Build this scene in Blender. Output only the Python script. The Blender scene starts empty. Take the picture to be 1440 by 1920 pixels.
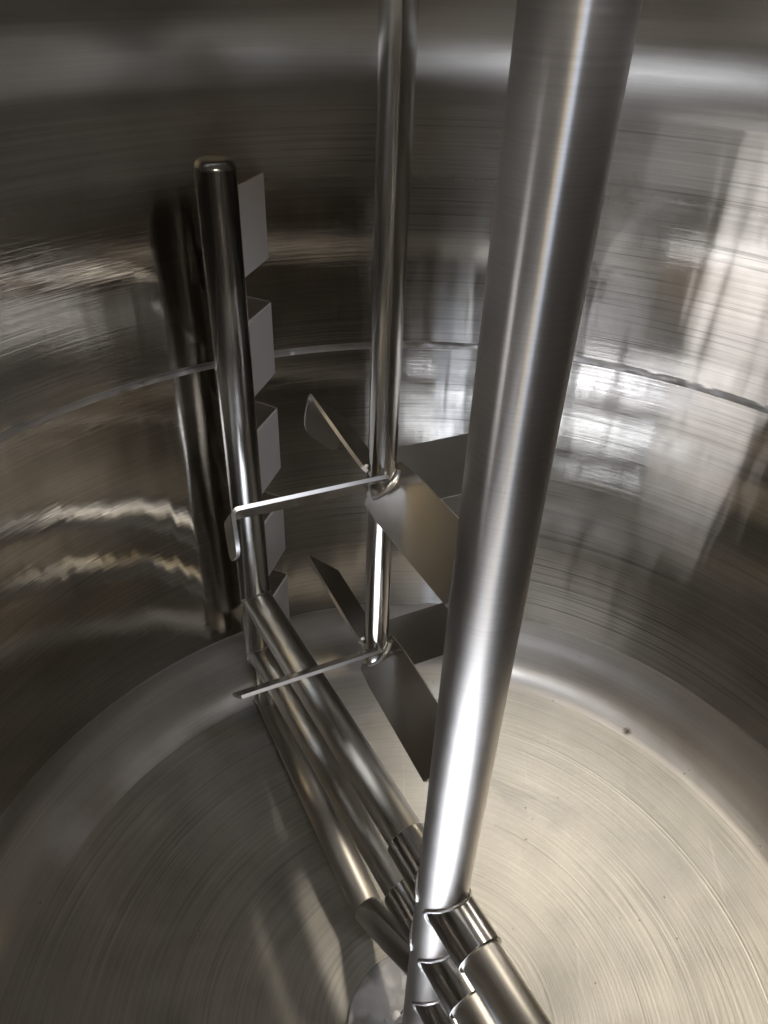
import bpy, bmesh, math, random
from mathutils import Vector, Matrix

random.seed(7)
S = bpy.context.scene
PI = math.pi

# ------------------------------------------------------------------ camera
cam_d = bpy.data.cameras.new("camera")
cam = bpy.data.objects.new("camera", cam_d)
S.collection.objects.link(cam)
S.camera = cam
CAM = Vector((-0.10726, -0.57000, 1.42345))
RIGHT = Vector((0.99922806, 0.02369417, 0.03133483))
DOWN = Vector((0.03928466, -0.60267479, -0.79701933))
FWD = Vector((0.0, 0.79763506, -0.60314038))
m = Matrix.Identity(4)
for i in range(3):
    m[i][0] = RIGHT[i]; m[i][1] = -DOWN[i]; m[i][2] = -FWD[i]; m[i][3] = CAM[i]
cam.matrix_world = m
cam_d.sensor_fit = 'HORIZONTAL'
cam_d.sensor_width = 36.0
cam_d.lens = 36.0 * 1450.0 / 1440.0
cam_d.clip_start = 0.01
cam_d.clip_end = 50

# ------------------------------------------------------------------ world, light, exposure
W = bpy.data.worlds.new("World"); S.world = W
W.use_nodes = True
W.node_tree.nodes['Background'].inputs[0].default_value = (0.7, 0.64, 0.55, 1)
W.node_tree.nodes['Background'].inputs[1].default_value = 0.006
S.view_settings.view_transform = 'Standard'
S.view_settings.look = 'None'
S.view_settings.exposure = -0.03
S.view_settings.gamma = 1.0
S.cycles.max_bounces = 14
S.cycles.glossy_bounces = 12
S.cycles.diffuse_bounces = 6
S.cycles.caustics_reflective = True
S.cycles.blur_glossy = 0.3
S.cycles.sample_clamp_indirect = 6.0


def area_lamp(name, loc, target, sx, sy, power, col, spread=180):
    l = bpy.data.lights.new(name, 'AREA')
    l.shape = 'RECTANGLE'; l.size = sx; l.size_y = sy
    l.energy = power; l.color = col; l.spread = math.radians(spread)
    o = bpy.data.objects.new(name, l); S.collection.objects.link(o)
    d = Vector(target) - Vector(loc)
    o.matrix_world = Matrix.Translation(loc) @ d.to_track_quat('-Z', 'Y').to_matrix().to_4x4()
    return o


def pol(az, r, z=0.0):
    a = math.radians(az)
    return Vector((r * math.sin(a), r * math.cos(a), z))


MAN_AZ, MAN_R, MAN_RAD = 196.0, 0.46, 0.30       # manway the picture is taken through
PORT_AZ, PORT_R, PORT_RAD = 44.0, 0.61, 0.085     # lamp port in the lid, at the back on the right
SIDE_AZ, SIDE_R, SIDE_RAD = 240.0, 0.58, 0.115    # made-up opening in the lid, front left, for a fill lamp
man = pol(MAN_AZ, MAN_R)
port = pol(PORT_AZ, PORT_R)
fill_opening = pol(SIDE_AZ, SIDE_R)
# daylight falling through the open manway, hall lamp and added cool fill above it, the lamp in the lid port, added fill in a made-up opening
area_lamp("manway_daylight", (man.x - 0.02, man.y - 0.07, 1.60), (man.x - .02, man.y - 0.20, 0), 0.16, 0.18, 10.0, (0.70, 0.80, 1.0), 32)
area_lamp("hall_lamp", (-0.04, -0.590, 1.66), (-0.05, 0.7, 0.50), 0.08, 0.05, 0.75, (1.0, 0.85, 0.56), 84)
area_lamp("manway_fill", (0.06, -0.530, 1.72), (0.16, 0.8, 0.50), 0.10, 0.07, 1.15, (0.66, 0.78, 1.0), 66)  # added cool fill, strengthens the streak on the wall behind the shafts
area_lamp("port_lamp", (port.x, port.y, 1.398), (0.40, 0.22, 0.0), 0.11, 0.11, 0.9, (1.0, 0.92, 0.79), 54)
area_lamp("opening_fill", (fill_opening.x, fill_opening.y, 1.40), (0.44, 0.62, 0.95), 0.22, 0.22, 0.7, (0.95, 0.95, 1.0), 34)  # added fill lamp in the made-up opening, brightens the right wall

# ------------------------------------------------------------------ materials


def nn(t, typ, **kw):
    n = t.nodes.new(typ)
    for k, v in kw.items():
        setattr(n, k, v)
    return n


def lk(t, a, b):
    t.links.new(a, b)


def ramp(t, src, p0, p1, c0, c1):
    r = nn(t, 'ShaderNodeMapRange'); r.clamp = True
    r.inputs[1].default_value = p0; r.inputs[2].default_value = p1
    r.inputs[3].default_value = c0; r.inputs[4].default_value = c1
    lk(t, src, r.inputs[0])
    return r.outputs[0]


def math_n(t, op, a, b=None):
    n = nn(t, 'ShaderNodeMath', operation=op)
    for i, v in enumerate((a, b)):
        if v is None:
            continue
        if isinstance(v, (int, float)):
            n.inputs[i].default_value = v
        else:
            lk(t, v, n.inputs[i])
    return n.outputs[0]


def steel(name, base=(0.60, 0.575, 0.54), rough=0.25, aniso=0.0, rot=0.0, grain='none', gs=240.0, gstr=0.1,
          rvar=0.06, wav=0.0, wavs=3.0, cvar=0.10, pits=0.0, smear=0.0, gdist=0.001, lobe=None, flute=0.0, flute_s=9.0, lines=0.0, satin=None, marks=(), scuff=0.0, side=None, bscale=7.0):
    """brushed / polished stainless steel. grain: ring (circumferential lines on a surface of revolution),
    disc (circles on a near-flat disc), long (along local z), none."""
    mt = bpy.data.materials.new(name); mt.use_nodes = True
    t = mt.node_tree
    b = t.nodes['Principled BSDF']
    b.inputs['Metallic'].default_value = 1.0
    tc = nn(t, 'ShaderNodeTexCoord'); obj = tc.outputs['Object']
    sep = nn(t, 'ShaderNodeSeparateXYZ'); lk(t, obj, sep.inputs[0])
    rad = math_n(t, 'SQRT', math_n(t, 'ADD', math_n(t, 'MULTIPLY', sep.outputs[0], sep.outputs[0]),
                                   math_n(t, 'MULTIPLY', sep.outputs[1], sep.outputs[1])))
    cmb = nn(t, 'ShaderNodeCombineXYZ')
    if grain == 'ring':
        sc = (2.2, 2.2); third = math_n(t, 'MULTIPLY', sep.outputs[2], gs)
    elif grain == 'disc':
        sc = (2.6, 2.6); third = math_n(t, 'MULTIPLY', rad, gs)
    elif grain == 'long':
        sc = (gs, gs); third = math_n(t, 'MULTIPLY', sep.outputs[2], 3.0)
    else:
        sc = (9, 9); third = math_n(t, 'MULTIPLY', sep.outputs[2], 9.0)
    lk(t, math_n(t, 'MULTIPLY', sep.outputs[0], sc[0]), cmb.inputs[0])
    lk(t, math_n(t, 'MULTIPLY', sep.outputs[1], sc[1]), cmb.inputs[1])
    lk(t, third, cmb.inputs[2])
    gn = nn(t, 'ShaderNodeTexNoise'); gn.inputs['Scale'].default_value = 1.0
    gn.inputs['Detail'].default_value = 3.0; gn.inputs['Roughness'].default_value = 0.65
    lk(t, cmb.outputs[0], gn.inputs['Vector'])
    # broad blotches of wear
    bn = nn(t, 'ShaderNodeTexNoise'); bn.inputs['Scale'].default_value = bscale
    bn.inputs['Detail'].default_value = 5.0; bn.inputs['Roughness'].default_value = 0.6
    lk(t, obj, bn.inputs['Vector'])
    # colour
    mix = nn(t, 'ShaderNodeMix', data_type='RGBA')
    mix.inputs[6].default_value = (*[c * (1 - cvar) for c in base], 1)
    mix.inputs[7].default_value = (*[min(1, c * (1 + cvar)) for c in base], 1)
    f = math_n(t, 'ADD', math_n(t, 'MULTIPLY', gn.outputs[0], 0.55), math_n(t, 'MULTIPLY', bn.outputs[0], 0.45))
    lk(t, ramp(t, f, 0.35, 0.65, 0, 1), mix.inputs[0])
    col = mix.outputs[2]
    if lines:
        cmb2 = nn(t, 'ShaderNodeCombineXYZ')
        lk(t, math_n(t, 'MULTIPLY', sep.outputs[0], 1.3), cmb2.inputs[0])
        lk(t, math_n(t, 'MULTIPLY', sep.outputs[1], 1.3), cmb2.inputs[1])
        lk(t, math_n(t, 'MULTIPLY', rad if grain == 'disc' else sep.outputs[2], 150.0), cmb2.inputs[2])
        ln = nn(t, 'ShaderNodeTexNoise'); ln.inputs['Scale'].default_value = 1.0
        ln.inputs['Detail'].default_value = 4.0; ln.inputs['Roughness'].default_value = 0.75
        lk(t, cmb2.outputs[0], ln.inputs['Vector'])
        gt = nn(t, 'ShaderNodeTexNoise'); gt.inputs['Scale'].default_value = 2.6
        lk(t, obj, gt.inputs['Vector'])
        lm = math_n(t, 'MULTIPLY', ramp(t, ln.outputs[0], 0.46, 0.36, 0, 1), ramp(t, gt.outputs[0], 0.36, 0.55, 0.25, 1))
        mxl = nn(t, 'ShaderNodeMix', data_type='RGBA'); lk(t, col, mxl.inputs[6])
        mxl.inputs[7].default_value = (*[c * 0.42 for c in base], 1)
        if side:
            lm = math_n(t, 'MULTIPLY', lm, ramp(t, sep.outputs[0], -0.40, -0.05, 0.2, 1.0))
        lk(t, math_n(t, 'MULTIPLY', lm, lines), mxl.inputs[0]); col = mxl.outputs[2]
    rgh = math_n(t, 'ADD', ramp(t, f, 0.3, 0.7, rough - rvar, rough + rvar), 0.0)
    if side:
        # one side of the shell was ground more coarsely than the other
        rgh = math_n(t, 'MULTIPLY', rgh, ramp(t, sep.outputs[0], -0.40, 0.05, side, 1.0))
    metal = None
    if pits:
        pn = nn(t, 'ShaderNodeTexVoronoi'); pn.inputs['Scale'].default_value = 24.0
        pn.inputs['Randomness'].default_value = 1.0
        lk(t, obj, pn.inputs['Vector'])
        pm = ramp(t, pn.outputs['Distance'], 0.035, 0.075, 1, 0)
        gate = nn(t, 'ShaderNodeTexNoise'); gate.inputs['Scale'].default_value = 5.0
        lk(t, obj, gate.inputs['Vector'])
        pm = math_n(t, 'MULTIPLY', pm, ramp(t, gate.outputs[0], 0.5, 0.6, 0, pits))
        mx = nn(t, 'ShaderNodeMix', data_type='RGBA'); lk(t, col, mx.inputs[6])
        mx.inputs[7].default_value = (0.16, 0.11, 0.07, 1); lk(t, pm, mx.inputs[0]); col = mx.outputs[2]
        rgh = math_n(t, 'ADD', rgh, math_n(t, 'MULTIPLY', pm, 0.25))
    if smear:
        sn = nn(t, 'ShaderNodeTexNoise'); sn.inputs['Scale'].default_value = 6.5
        sn.inputs['Detail'].default_value = 6.0; sn.inputs['Distortion'].default_value = 1.2
        lk(t, obj, sn.inputs['Vector'])
        sm = ramp(t, sn.outputs[0], 0.52, 0.70, 0, smear)
        mx = nn(t, 'ShaderNodeMix', data_type='RGBA'); lk(t, col, mx.inputs[6])
        mx.inputs[7].default_value = (0.62, 0.60, 0.60, 1); lk(t, sm, mx.inputs[0]); col = mx.outputs[2]
        rgh = math_n(t, 'ADD', rgh, math_n(t, 'MULTIPLY', sm, 0.3))
        metal = math_n(t, 'SUBTRACT', 1.0, math_n(t, 'MULTIPLY', sm, 0.5))
    if satin:
        z0, z1, rs = satin
        edge = math_n(t, 'ADD', sep.outputs[2], math_n(t, 'MULTIPLY', bn.outputs[0], 0.003))
        sf = ramp(t, edge, z0, z1, 0, 1)
        mxr = nn(t, 'ShaderNodeMix', data_type='FLOAT'); lk(t, sf, mxr.inputs[0])
        lk(t, rgh, mxr.inputs[2]); mxr.inputs[3].default_value = rs
        rgh = mxr.outputs[0]
    if scuff:
        # stray straight scratches crossing the brush lines
        for ang, sc in ((0.5, 60.0), (-0.9, 75.0)):
            mp = nn(t, 'ShaderNodeMapping'); mp.inputs['Rotation'].default_value = (0.3, 0.2, ang)
            mp.inputs['Scale'].default_value = (sc, 2.0, 2.0)
            lk(t, obj, mp.inputs['Vector'])
            xn = nn(t, 'ShaderNodeTexNoise'); xn.inputs['Scale'].default_value = 1.0; xn.inputs['Detail'].default_value = 3.0
            lk(t, mp.outputs[0], xn.inputs['Vector'])
            xm = math_n(t, 'MULTIPLY', ramp(t, xn.outputs[0], 0.70, 0.76, 0, 1), scuff)
            mx = nn(t, 'ShaderNodeMix', data_type='RGBA'); lk(t, col, mx.inputs[6])
            mx.inputs[7].default_value = (0.74, 0.72, 0.70, 1); lk(t, xm, mx.inputs[0]); col = mx.outputs[2]
            rgh = math_n(t, 'ADD', rgh, math_n(t, 'MULTIPLY', xm, 0.12))
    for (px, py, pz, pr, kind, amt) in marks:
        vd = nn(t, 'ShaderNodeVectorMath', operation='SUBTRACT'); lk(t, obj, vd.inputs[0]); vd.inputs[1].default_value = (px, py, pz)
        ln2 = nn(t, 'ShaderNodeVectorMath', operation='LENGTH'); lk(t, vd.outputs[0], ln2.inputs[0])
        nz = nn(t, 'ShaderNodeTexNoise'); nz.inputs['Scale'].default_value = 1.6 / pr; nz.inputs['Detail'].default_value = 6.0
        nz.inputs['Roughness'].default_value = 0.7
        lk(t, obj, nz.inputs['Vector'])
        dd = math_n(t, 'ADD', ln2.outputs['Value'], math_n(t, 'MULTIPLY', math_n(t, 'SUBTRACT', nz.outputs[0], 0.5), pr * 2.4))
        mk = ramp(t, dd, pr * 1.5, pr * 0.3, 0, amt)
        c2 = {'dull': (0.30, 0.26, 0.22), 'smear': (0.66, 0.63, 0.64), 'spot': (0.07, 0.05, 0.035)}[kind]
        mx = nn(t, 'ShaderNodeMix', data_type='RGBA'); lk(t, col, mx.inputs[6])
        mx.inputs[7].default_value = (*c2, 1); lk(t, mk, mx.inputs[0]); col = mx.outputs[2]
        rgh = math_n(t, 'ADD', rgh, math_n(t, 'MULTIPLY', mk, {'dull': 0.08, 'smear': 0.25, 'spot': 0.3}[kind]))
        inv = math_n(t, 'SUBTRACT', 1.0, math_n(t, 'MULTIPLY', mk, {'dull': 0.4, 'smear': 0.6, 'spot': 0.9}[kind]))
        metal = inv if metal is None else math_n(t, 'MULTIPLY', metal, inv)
    lk(t, col, b.inputs['Base Color'])
    lk(t, rgh, b.inputs['Roughness'])
    if metal is not None:
        lk(t, metal, b.inputs['Metallic'])
    if aniso:
        b.inputs['Anisotropic'].default_value = aniso
        b.inputs['Anisotropic Rotation'].default_value = rot
        tg = nn(t, 'ShaderNodeTangent', direction_type='RADIAL', axis='Z')
        lk(t, tg.outputs[0], b.inputs['Tangent'])
    last = None
    if gstr and grain != 'none':
        bp = nn(t, 'ShaderNodeBump'); bp.inputs['Strength'].default_value = gstr
        bp.inputs['Distance'].default_value = gdist
        lk(t, gn.outputs[0], bp.inputs['Height']); last = bp
    if wav:
        wn = nn(t, 'ShaderNodeTexNoise'); wn.inputs['Scale'].default_value = wavs
        wn.inputs['Detail'].default_value = 2.0
        lk(t, obj, wn.inputs['Vector'])
        bp2 = nn(t, 'ShaderNodeBump'); bp2.inputs['Strength'].default_value = 1.0
        bp2.inputs['Distance'].default_value = wav
        lk(t, wn.outputs[0], bp2.inputs['Height'])
        if last:
            lk(t, last.outputs[0], bp2.inputs['Normal'])
        last = bp2
    if flute:
        cf = nn(t, 'ShaderNodeCombineXYZ')
        lk(t, math_n(t, 'MULTIPLY', sep.outputs[0], flute_s), cf.inputs[0])
        lk(t, math_n(t, 'MULTIPLY', sep.outputs[1], flute_s), cf.inputs[1])
        lk(t, math_n(t, 'MULTIPLY', sep.outputs[2], 1.1), cf.inputs[2])
        fn = nn(t, 'ShaderNodeTexNoise'); fn.inputs['Scale'].default_value = 1.0; fn.inputs['Detail'].default_value = 2.5
        lk(t, cf.outputs[0], fn.inputs['Vector'])
        bp3 = nn(t, 'ShaderNodeBump'); bp3.inputs['Strength'].default_value = 1.0
        bp3.inputs['Distance'].default_value = flute
        lk(t, fn.outputs[0], bp3.inputs['Height'])
        if last:
            lk(t, last.outputs[0], bp3.inputs['Normal'])
        last = bp3
    if last:
        lk(t, last.outputs[0], b.inputs['Normal'])
    if lobe:
        # wide second lobe: light fanned out across the brush lines
        fac, r2, a2 = lobe
        g = nn(t, 'ShaderNodeBsdfAnisotropic', distribution='MULTI_GGX')
        lk(t, col, g.inputs['Color'])
        g.inputs['Roughness'].default_value = r2
        g.inputs['Anisotropy'].default_value = a2
        g.inputs['Rotation'].default_value = rot
        tg2 = nn(t, 'ShaderNodeTangent', direction_type='RADIAL', axis='Z')
        lk(t, tg2.outputs[0], g.inputs['Tangent'])
        if last:
            lk(t, last.outputs[0], g.inputs['Normal'])
        ms = nn(t, 'ShaderNodeMixShader'); ms.inputs[0].default_value = fac
        if side:
            lk(t, ramp(t, sep.outputs[0], -0.45, 0.0, fac * 0.4, fac), ms.inputs[0])
        lk(t, b.outputs[0], ms.inputs[1]); lk(t, g.outputs[0], ms.inputs[2])
        lk(t, ms.outputs[0], t.nodes['Material Output'].inputs['Surface'])
    return mt


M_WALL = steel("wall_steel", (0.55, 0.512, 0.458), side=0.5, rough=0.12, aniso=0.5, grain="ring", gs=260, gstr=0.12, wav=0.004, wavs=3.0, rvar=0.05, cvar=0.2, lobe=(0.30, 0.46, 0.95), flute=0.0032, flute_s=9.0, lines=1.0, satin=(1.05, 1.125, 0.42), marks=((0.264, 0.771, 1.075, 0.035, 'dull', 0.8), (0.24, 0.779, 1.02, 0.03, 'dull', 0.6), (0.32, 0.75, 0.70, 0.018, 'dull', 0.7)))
M_WALL_TOP = M_WALL
M_SEAM = steel("weld_polished_steel", (0.58, 0.55, 0.52), rough=0.34, aniso=0.3, grain="ring", gs=160, gstr=0.3, wav=0.010, wavs=16, cvar=0.3, lines=0.6, smear=0.3)
M_FLOOR = steel("dish_turned_steel", (0.48, 0.455, 0.41), rough=0.38, aniso=0.55, grain="disc", gs=230, gstr=0.2, wav=0.004, wavs=3, pits=0.55, cvar=0.2, rvar=0.08, smear=0.16, lobe=(0.4, 0.56, 0.85), lines=0.4, scuff=0.3)
M_KNUCKLE = steel("knuckle_steel", (0.52, 0.485, 0.445), rough=0.35, aniso=0.4, grain="ring", gs=300, gstr=0.06, wav=0.003, wavs=4, smear=0.14, pits=0.6, lobe=(0.3, 0.5, 0.6), lines=0.1, scuff=0.2, marks=((0.508, 0.606, -0.043, 0.012, "spot", 0.9), (0.476, 0.566, -0.046, 0.008, "spot", 0.9), (-0.697, 0.252, -0.04, 0.045, "smear", 0.7), (-0.60, 0.405, -0.043, 0.055, "smear", 0.5), (-0.54, 0.475, -0.035, 0.035, "smear", 0.35)))
M_LID = steel("lid_steel", (0.52, 0.49, 0.45), rough=0.36, aniso=0.2, grain="ring", gs=200, gstr=0.04, wav=0.003)
M_SHAFT = steel("shaft_steel", (0.44, 0.41, 0.38), rough=0.38, aniso=0.6, rot=0.0, grain="ring", gs=300, gstr=0.02, rvar=0.035, cvar=0.12, scuff=0.3, wav=0.0006, wavs=7, lobe=(0.2, 0.5, 0.8))
M_TUBE = steel("tube_polished_steel", (0.50, 0.48, 0.45), rough=0.19, aniso=0.25, rot=0.0, grain='long', gs=120, gstr=0.07, wav=0.0009, wavs=8, rvar=0.04, cvar=0.06)
M_ARM = steel("arm_satin_steel", (0.55, 0.52, 0.47), rough=0.35, aniso=0.6, rot=0.0, grain="long", gs=120, gstr=0.05, wav=0.0009, wavs=8, rvar=0.04, cvar=0.1)
M_SLEEVE = steel("sleeve_satin_steel", (0.50, 0.485, 0.465), rough=0.20, grain='long', gs=110, gstr=0.05, wav=0.0008, wavs=10)
M_THIN = steel("slim_shaft_polished_steel", (0.60, 0.58, 0.55), rough=0.16, grain='long', gs=120, gstr=0.05, rvar=0.03, cvar=0.05)
M_BLADE = steel("blade_sheet_steel", (0.64, 0.61, 0.57), rough=0.20, grain="none", wav=0.0015, wavs=5, rvar=0.04, cvar=0.07)
M_EDGE = steel("blade_edge_steel", (0.72, 0.69, 0.67), rough=0.38, grain='none')
M_WELD = steel("weld_bead_steel", (0.66, 0.63, 0.60), rough=0.40, grain='none', wav=0.004, wavs=60)
M_PLATE = steel("smeared_plate_steel", (0.50, 0.495, 0.49), rough=0.42, grain="none", wav=0.006, wavs=22, smear=0.8, pits=0.5, bscale=26.0, cvar=0.45, rvar=0.10)


def plastic(name, col, rough):
    mt = bpy.data.materials.new(name); mt.use_nodes = True
    t = mt.node_tree; b = t.nodes['Principled BSDF']
    tc = nn(t, 'ShaderNodeTexCoord')
    n = nn(t, 'ShaderNodeTexNoise'); n.inputs['Scale'].default_value = 18; n.inputs['Detail'].default_value = 5
    lk(t, tc.outputs['Object'], n.inputs['Vector'])
    mx = nn(t, 'ShaderNodeMix', data_type='RGBA')
    mx.inputs[6].default_value = (*[c * .9 for c in col], 1); mx.inputs[7].default_value = (*col, 1)
    lk(t, n.outputs[0], mx.inputs[0]); lk(t, mx.outputs[2], b.inputs['Base Color'])
    b.inputs['Roughness'].default_value = rough
    return mt


M_SCRAPER = plastic("scraper_plastic", (0.60, 0.555, 0.53), 0.5)

# ------------------------------------------------------------------ mesh helpers
COL = S.collection


def link(name, me, mat, parent=None, mw=None, kind=None):
    o = bpy.data.objects.new(name, me)
    COL.objects.link(o)
    if mat and not me.materials:
        me.materials.append(mat)
    if parent:
        o.parent = parent
    if mw is not None:
        o.matrix_local = mw
    if kind:
        o['kind'] = kind
    return o


def finish(bm, name, smooth=True, angle=40):
    bmesh.ops.recalc_face_normals(bm, faces=bm.faces[:])
    me = bpy.data.meshes.new(name)
    bm.to_mesh(me); bm.free()
    if smooth:
        for p in me.polygons:
            p.use_smooth = True
        me.set_sharp_from_angle(angle=math.radians(angle))
    return me


def lathe(prof, seg=192, closed=False):
    """revolve (r, z) profile about z; a point with r == 0 collapses to one vertex"""
    bm = bmesh.new()
    rings = []
    for r, z in prof:
        if r < 1e-6:
            rings.append([bm.verts.new((0, 0, z))])
        else:
            rings.append([bm.verts.new((r * math.cos(2 * PI * k / seg), r * math.sin(2 * PI * k / seg), z)) for k in range(seg)])
    idx = list(range(len(rings) - 1))
    pairs = [(rings[i], rings[i + 1]) for i in idx]
    if closed:
        pairs.append((rings[-1], rings[0]))
    for a, b in pairs:
        for k in range(seg):
            k2 = (k + 1) % seg
            if len(a) == 1 and len(b) == 1:
                continue
            if len(a) == 1:
                bm.faces.new((a[0], b[k], b[k2]))
            elif len(b) == 1:
                bm.faces.new((a[k], b[0], a[k2]))
            else:
                bm.faces.new((a[k], b[k], b[k2], a[k2]))
    return bm


def sweep(path, rad, seg=10, closed=False, ripple=0.0):
    """tube along a list of points"""
    bm = bmesh.new(); rings = []
    n = len(path)
    up = Vector((0.3, 0.2, 1)).normalized()
    for i, p in enumerate(path):
        a = path[(i - 1) % n] if (closed or i > 0) else p
        b = path[(i + 1) % n] if (closed or i < n - 1) else p
        d = (Vector(b) - Vector(a)).normalized()
        x = d.cross(up).normalized(); y = d.cross(x)
        rr = rad * (1.0 + ripple * math.sin(i * 2.1) * (0.7 + 0.3 * math.sin(i * 0.7)))
        rings.append([bm.verts.new(Vector(p) + rr * (math.cos(2 * PI * k / seg) * x + math.sin(2 * PI * k / seg) * y)) for k in range(seg)])
    for i in range(n if closed else n - 1):
        a, b = rings[i], rings[(i + 1) % n]
        for k in range(seg):
            bm.faces.new((a[k], b[k], b[(k + 1) % seg], a[(k + 1) % seg]))
    if not closed:
        bm.faces.new(rings[0]); bm.faces.new(rings[-1][::-1])
    return bm


def axis_matrix(p0, p1):
    """local z runs from p0 to p1"""
    d = (Vector(p1) - Vector(p0)).normalized()
    return Matrix.Translation(p0) @ d.to_track_quat('Z', 'Y').to_matrix().to_4x4()


def pipe(name, p0, p1, r, mat, parent, seg=72, cap=True, bev=0.0, wall=0.0):
    L = (Vector(p1) - Vector(p0)).length
    prof = []
    if wall:
        prof = [(r - wall, 0), (r, 0), (r, L), (r - wall, L)]
    elif bev:
        prof = [(0, 0), (r, 0)]
        for k in range(0, 9):
            a = k / 8 * PI / 2
            prof.append((r - bev + bev * math.cos(a), L - bev + bev * math.sin(a)))
        prof.append((0, L))
    else:
        prof = [(0, 0), (r, 0), (r, L), (0, L)] if cap else [(r, 0), (r, L)]
    # a few rings along the length keep shading even
    return link(name, finish(lathe(prof, seg), name), mat, parent, axis_matrix(p0, p1))


def thing(name, label, cat, loc=(0, 0, 0), group=None):
    o = bpy.data.objects.new(name, None)
    COL.objects.link(o)
    o.empty_display_size = 0.05
    o.location = loc
    o['label'] = label; o['category'] = cat
    if group:
        o['group'] = group
    return o


# ------------------------------------------------------------------ tank (dished vessel with lid)
R = 0.815
CR, KR = 2 * R, 0.2 * R                      # crown and knuckle radii of the dished ends
A0 = math.asin((R - KR) / (CR - KR))         # crown / knuckle junction
ZJ = -0.05                                   # height of the lower junction ring
RJ = CR * math.sin(A0)
ZB = ZJ - CR * (1 - math.cos(A0))            # lowest point of the dish
ZT = ZJ + KR * math.cos(A0)                  # lower tangent line
ZTT = 1.205                                  # upper tangent line
ZTJ = ZTT + KR * math.cos(A0)
ZTOP = ZTJ + CR * (1 - math.cos(A0))


def dish_z(r):
    return ZB + CR - math.sqrt(CR * CR - r * r)


tank = thing("steel_tank", "round stainless steel mixing tank seen from inside, brushed wall and dished bottom", "tank", (0, 0, ZB))
down = Matrix.Translation((0, 0, -ZB))       # tank parts are built in world coordinates

prof = [(RJ * k / 60, dish_z(RJ * k / 60)) for k in range(61)]
# two fine tool rings turned into the dish
for rg in (0.6195, 0.6255):
    prof += [(rg - 0.0016, dish_z(rg - 0.0016)), (rg, dish_z(rg) - 0.00016), (rg + 0.0016, dish_z(rg + 0.0016))]
prof.sort()
link("dished_bottom", finish(lathe(prof, 256), "dished_bottom"), M_FLOOR, tank, down)
prof = [(R - KR + KR * math.sin(a), ZT - KR * math.cos(a)) for a in [A0 + (PI / 2 - A0) * k / 28 for k in range(29)]]
link("knuckle_ring", finish(lathe(prof, 256), "knuckle_ring"), M_KNUCKLE, tank, down)

SEAM0, SEAM1, SATIN = 0.777, 0.791, 1.108
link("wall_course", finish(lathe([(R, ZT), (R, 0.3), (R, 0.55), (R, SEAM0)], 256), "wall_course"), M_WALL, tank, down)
prof = [(R, SEAM0), (R - 0.0006, SEAM0 + 0.003), (R - 0.0010, SEAM0 + 0.007), (R - 0.0006, SEAM1 - 0.003), (R, SEAM1)]
link("weld_seam", finish(lathe(prof, 256), "weld_seam"), M_SEAM, tank, down)
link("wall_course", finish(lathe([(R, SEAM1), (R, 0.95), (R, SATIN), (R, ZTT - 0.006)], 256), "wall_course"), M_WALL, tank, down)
# lower tangent weld, a faint bead
prof = [(R, ZT - 0.004), (R - 0.0004, ZT - 0.001), (R - 0.0004, ZT + 0.002), (R, ZT + 0.005)]
link("weld_seam", finish(lathe(prof, 256), "weld_seam"), M_SEAM, tank, down)

# lid: knuckle and crown, with the manway and the port cut through it
prof = [(R - KR + KR * math.cos(a), ZTT + 0.006 + KR * math.sin(a)) for a in [(PI / 2 - A0) * k / 20 for k in range(21)]]
prof[0] = (R, ZTT - 0.006)
for k in range(1, 40):
    r = RJ * (1 - k / 39)
    prof.append((max(r, 0.0), ZTOP + 0.006 - (CR - math.sqrt(CR * CR - r * r))))
lid_bm = lathe(prof, 192)
for c, rad in ((man, MAN_RAD), (port, PORT_RAD), (fill_opening, SIDE_RAD)):
    hit = [f for f in lid_bm.faces if (Vector((f.calc_center_median().x, f.calc_center_median().y)) - Vector((c.x, c.y))).length < rad * 0.97]
    bmesh.ops.delete(lid_bm, geom=hit, context='FACES')
lid = link("lid", finish(lid_bm, "lid"), M_LID, tank, down)


def lid_z(r):
    if r <= RJ:
        return ZTOP + 0.006 - (CR - math.sqrt(CR * CR - r * r))
    return ZTT + 0.006 + math.sqrt(max(0.0, KR * KR - (r - (R - KR)) ** 2))


def neck(c, rad, name, parent, seg=96):
    """saddle flange that follows the lid, with an upright neck"""
    bm = bmesh.new(); cols = []
    top = lid_z(max(0.0, math.hypot(c.x, c.y) - rad)) + 0.06
    for k in range(seg):
        a = 2 * PI * k / seg
        col = []
        for rr, dz, absz in ((rad, -0.004, None), (rad + 0.035, -0.004, None), (rad + 0.035, 0.008, None), (rad + 0.012, 0.010, None), (rad + 0.012, 0, top), (rad, 0, top)):
            x, y = c.x + rr * math.cos(a), c.y + rr * math.sin(a)
            z = absz if absz is not None else lid_z(min(math.hypot(x, y), R - 0.002)) + dz
            col.append(bm.verts.new((x, y, z)))
        cols.append(col)
    for k in range(seg):
        p, q = cols[k], cols[(k + 1) % seg]
        for i in range(6):
            j = (i + 1) % 6
            bm.faces.new((p[i], q[i], q[j], p[j]))
    return link(name, finish(bm, name), M_LID, parent)


neck(man, MAN_RAD, "manway_neck", lid)
neck(port, PORT_RAD, "port_neck", lid)
neck(fill_opening, SIDE_RAD, "fill_opening_neck", lid)  # unseen neck of the opening added for the fill lamp

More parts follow.
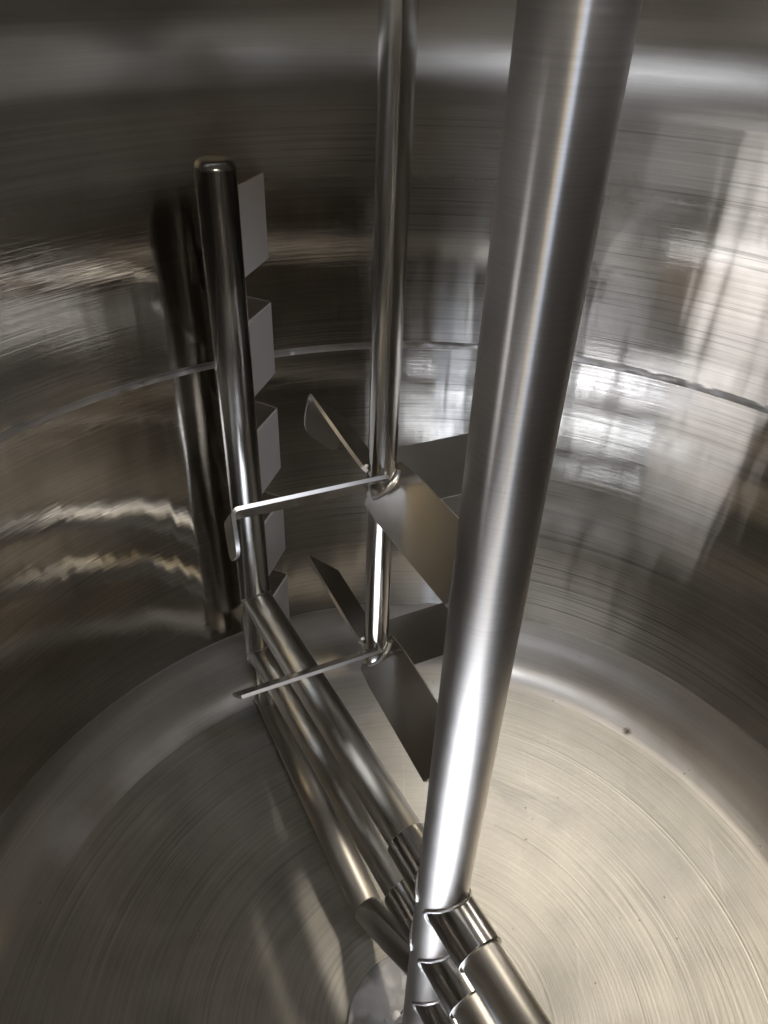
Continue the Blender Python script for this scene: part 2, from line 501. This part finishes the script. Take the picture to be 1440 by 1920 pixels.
# foot plate on the dish with a small lug
zp = dish_z(0.138) + 0.012
prof = [(0.138, dish_z(0.138) - 0.01), (0.138, zp - 0.0015), (0.1365, zp), (0.045, zp), (0.045, ZB - 0.01)]
foot = link("foot_plate", finish(lathe(prof, 96), "foot_plate"), M_PLATE, tank, down)
bm = bmesh.new()
bmesh.ops.create_cube(bm, size=1)
bmesh.ops.scale(bm, vec=(0.03, 0.022, 0.012), verts=bm.verts)
bmesh.ops.bevel(bm, geom=bm.edges[:], offset=0.002, segments=2, affect='EDGES')
link("lug", finish(bm, "lug"), M_EDGE, foot, Matrix.Translation((-0.052, 0.008, zp + 0.006)) @ Matrix.Rotation(0.5, 4, 'Z'))

# ------------------------------------------------------------------ anchor agitator (thick shaft with side frames)
AZ = math.radians(-31.176)
U = Vector((math.sin(AZ), math.cos(AZ), 0))           # along the arms, towards the far upright
N = Vector((U.y, -U.x, 0))
RS, RT, RSL = 0.0376, 0.0308, 0.0362
Z1, Z2, Z3 = 0.294, 0.137, -0.022
TT = 0.7154
Zv = Vector((0, 0, 1))
anchor = thing("anchor_agitator", "thick upright steel shaft with side arms and a scraper frame reaching the tank wall", "agitator", (0, 0, zp))
adown = Matrix.Translation((0, 0, -zp))


def au(p):
    return Vector(p) - Vector((0, 0, zp))


def add(p):
    return Vector(p)


pipe("centre_shaft", au((0, 0, zp - 0.004)), au((0, 0, 1.75)), RS, M_SHAFT, anchor, 128)


def fish_bead(parent, t_sign, z, rs, rsl, zoff=0.0):
    """weld bead where a sleeve meets the shaft"""
    pts = []
    for k in range(96):
        a = 2 * PI * k / 96
        y = rsl * math.cos(a); zz = rsl * math.sin(a)
        x = math.sqrt(max(0.0, rs * rs - y * y)) + 0.0008
        pts.append(au(U * (x * t_sign) + N * y + Vector((0, 0, z + zz))))
    return link("weld_bead", finish(sweep(pts, 0.0032, 8, True, 0.07), "weld_bead"), M_WELD, parent)


arm_ends = {}
for sgn in (1, -1):
    D = U * sgn
    for z in (Z1, Z2):
        sl_end = 0.098
        s0 = D * 0.004 + Zv * z
        sleeve = pipe("sleeve", au(s0), au(D * sl_end + Zv * z), RSL, M_SLEEVE, anchor, 72, bev=0.0012)
        fish_bead(anchor, sgn, z, RS, RSL)
        pipe("arm", au(D * (sl_end - 0.01) + Zv * z), au(D * TT + Zv * z), RT, M_ARM, anchor)
    # lowest arm: rises out of the shaft sleeve, drops on a mitred elbow, then follows the dish
    pk = D * 0.205 + Zv * -0.130
    pe = D * (TT - 0.045) + Zv * -0.006
    dr = (pe - pk).normalized()
    if sgn > 0:
        pipe("elbow", au(D * 0.02 + Zv * 0.015), au(pk + (pk - D * 0.02 - Zv * 0.015).normalized() * 0.012), RT, M_SLEEVE, anchor, bev=0.002)
    else:
        pipe("sleeve", au(D * 0.004 + Zv * Z3), au(D * 0.098 + Zv * Z3), RSL, M_SLEEVE, anchor, bev=0.0012)
        fish_bead(anchor, sgn, Z3, RS, RSL)
        pipe("elbow", au(D * 0.09 + Zv * Z3), au(pk), RT, M_SLEEVE, anchor, bev=0.002)
    pipe("arm", au(pk - dr * 0.006), au(pe + dr * 0.03), RT, M_ARM, anchor)
    # upright: long bar from the second arm up, short strut down to the lowest arm
    ztop = 1.152
    pipe("upright", au(D * TT + Zv * (Z2 - RT * 0.9)), au(D * TT + Zv * ztop), RT, M_TUBE, anchor, bev=0.013)
    pipe("strut", au(D * (TT - 0.04) + Zv * 0.0), au(D * (TT - 0.04) + Zv * Z2), RT * 0.86, M_TUBE, anchor)
    # mitre welds where the arms meet the upright
    for z in (Z1, Z2):
        pts = []
        for k in range(25):
            a = PI * k / 24 - PI / 2
            pts.append(au(D * TT - D * (RT * math.cos(a) + 0.0006) * 1.0 + N * RT * math.sin(a) * 1.0 + Zv * (z + RT * math.cos(a))))
        link("weld_bead", finish(sweep(pts, 0.0022, 8, False, 0.07), "weld_bead"), M_WELD, anchor)
    # scraper plates from the upright out to the wall
    side = N * sgn
    for zt in (1.103, 0.885, 0.671, 0.455, 0.238, 0.06):
        h = 0.139
        if zt < 0.1:
            h = 0.10
        # direction from upright to the wall tip, measured in the frame of the arm
        tip_t, tip_n = 0.8055, 0.1095
        in_t, in_n = TT + 0.012, 0.026
        a = D * in_t + side * in_n; b = D * tip_t + side * tip_n
        d = (b - a).normalized(); q = Vector((-d.y, d.x, 0))
        bm = bmesh.new()
        vs = []
        for zz in (zt - h, zt):
            for p in (a + q * 0.004, b + q * 0.0012, b - q * 0.0012, a - q * 0.004):
                vs.append(bm.verts.new(au(p + Zv * zz)))
        for f in ((0, 1, 2, 3), (7, 6, 5, 4), (0, 4, 5, 1), (1, 5, 6, 2), (2, 6, 7, 3), (3, 7, 4, 0)):
            bm.faces.new([vs[i] for i in f])
        bmesh.ops.bevel(bm, geom=bm.edges[:], offset=0.0006, segments=1, affect='EDGES')
        sc = link("scraper", finish(bm, "scraper", False), M_SCRAPER, anchor)

# ------------------------------------------------------------------ propeller agitator (slim shaft with two four-blade impellers)
SX, SY = -0.1118, 0.300
prop = thing("propeller_agitator", "slim upright steel shaft with two four-blade impellers behind the thick shaft", "agitator", (SX, SY, 0.44))
RP = 0.0193
ZH1, ZH2 = 0.8175, 0.482


def pl(p):
    return Vector(p) - Vector((SX, SY, 0.44))


pipe("slim_shaft", pl((SX, SY, ZH2 - 0.024)), pl((SX, SY, 1.75)), RP, M_THIN, prop, 96)
for zh in (ZH1, ZH2):
    prof = [(RP, -0.022), (RP + 0.0022, -0.021), (RP + 0.0022, 0.011), (RP + 0.0008, 0.013), (RP, 0.0125)]
    link("hub", finish(lathe(prof, 72), "hub"), M_THIN, prop, Matrix.Translation(pl((SX, SY, zh))))


def blade(zh, az, L, w, pitch, wing, name="blade"):
    a = math.radians(az)
    u = Vector((math.sin(a), math.cos(a), 0)); tt = Vector((math.sin(a - PI / 2), math.cos(a - PI / 2), 0))
    c, s = math.cos(math.radians(pitch)), math.sin(math.radians(pitch))
    p = tt * c + Zv * s
    n = u.cross(p).normalized()
    th = 0.0052
    O = Vector((SX, SY, zh))
    # outline in (along, across): inner end wraps the hub, outer end has small corner radii
    out = []
    h = w / 2
    if wing:
        sect = [(0.0, None)]
    bm = bmesh.new()
    # rows along the blade; the winglet continues the sheet round a small bend
    rows = []
    r_in = RP - 0.002
    rows.append((O + u * (r_in), h, 0))
    n_str = 8
    for k in range(1, n_str + 1):
        rows.append((O + u * (r_in + (L - 0.008 - r_in) * k / n_str), h, 0))
    nd = (tt * 0.22 - Zv).normalized()
    mids = [(r[0], u) for r in rows]
    if wing:
        br = 0.008
        c0 = O + u * (L - br)
        for k in range(1, 7):
            b = PI / 2 * k / 6
            mids.append((c0 + u * br * math.sin(b) + nd * br * (1 - math.cos(b)), (u * math.cos(b) + nd * math.sin(b)).normalized()))
        base = mids[-1][0]
        for d in (0.02, 0.036, 0.047, 0.053, 0.056):
            mids.append((base + nd * d, nd))
    else:
        mids.append((O + u * (L - 0.002), u)); mids.append((O + u * L, u))
    top, bot = [], []
    K = len(mids)
    for i, (q, dirv) in enumerate(mids):
        hh = h
        if wing and i >= K - 4:
            hh = h - (0.0, 0.003, 0.009, 0.019)[i - (K - 4)] - 0.001
        if not wing and i == K - 1:
            hh = h - 0.003
        nv = dirv.cross(p).normalized()
        ro_t, ro_b = [], []
        for j in range(9):
            x = -1 + 2 * j / 8
            off = 0.0
            qq = q + p * hh * x
            if i == 0:
                # inner edge follows the round hub
                yy = hh * x * c
                xx = math.sqrt(max(0.0, (RP + 0.001) ** 2 - min(yy * yy, (RP + 0.001) ** 2)))
                qq = O + u * xx + p * hh * x * 1.0
                if abs(x) > 0.95:
                    qq = O + u * 0.006 + p * hh * x * 0.93
            ro_t.append(bm.verts.new(qq + nv * th / 2)); ro_b.append(bm.verts.new(qq - nv * th / 2))
        top.append(ro_t); bot.append(ro_b)
    for i in range(K - 1):
        for j in range(8):
            f = bm.faces.new((top[i][j], top[i][j + 1], top[i + 1][j + 1], top[i + 1][j]))
            f = bm.faces.new((bot[i][j], bot[i + 1][j], bot[i + 1][j + 1], bot[i][j + 1]))
        for j in (0, 8):
            f = bm.faces.new((top[i][j], top[i + 1][j], bot[i + 1][j], bot[i][j])); f.material_index = 1
    for i in (0, K - 1):
        for j in range(8):
            f = bm.faces.new((top[i][j], bot[i][j], bot[i][j + 1], top[i][j + 1])); f.material_index = 1
    bmesh.ops.transform(bm, matrix=Matrix.Translation(-Vector((SX, SY, 0.44))), verts=bm.verts)
    me = finish(bm, name, True, 35)
    me.materials.append(M_BLADE); me.materials.append(M_EDGE)
    return link(name, me, None, prop)


for k in range(4):
    blade(ZH1, (-114.5, -24.5, 65.5, 151.0)[k], (0.213, 0.220, 0.213, 0.228)[k], 0.083, 45, True)
    blade(ZH2, -116.5 + 90 * k, 0.234, 0.083, 45, False)
# weld beads round the blade roots
for zh in (ZH1, ZH2):
    for k in range(4):
        a = math.radians(-115 + 90 * k)
        u = Vector((math.sin(a), math.cos(a), 0)); tt = Vector((math.sin(a - PI / 2), math.cos(a - PI / 2), 0))
        pts = []
        for j in range(13):
            x = -1 + 2 * j / 12
            y = 0.95 * RP * x
            pts.append(pl(Vector((SX, SY, zh)) + u * (math.sqrt((RP + .003) ** 2 - y * y)) + tt * y + Zv * (y + 0.004)))
        link("weld_bead", finish(sweep(pts, 0.0024, 8, False, 0.07), "weld_bead"), M_WELD, prop)
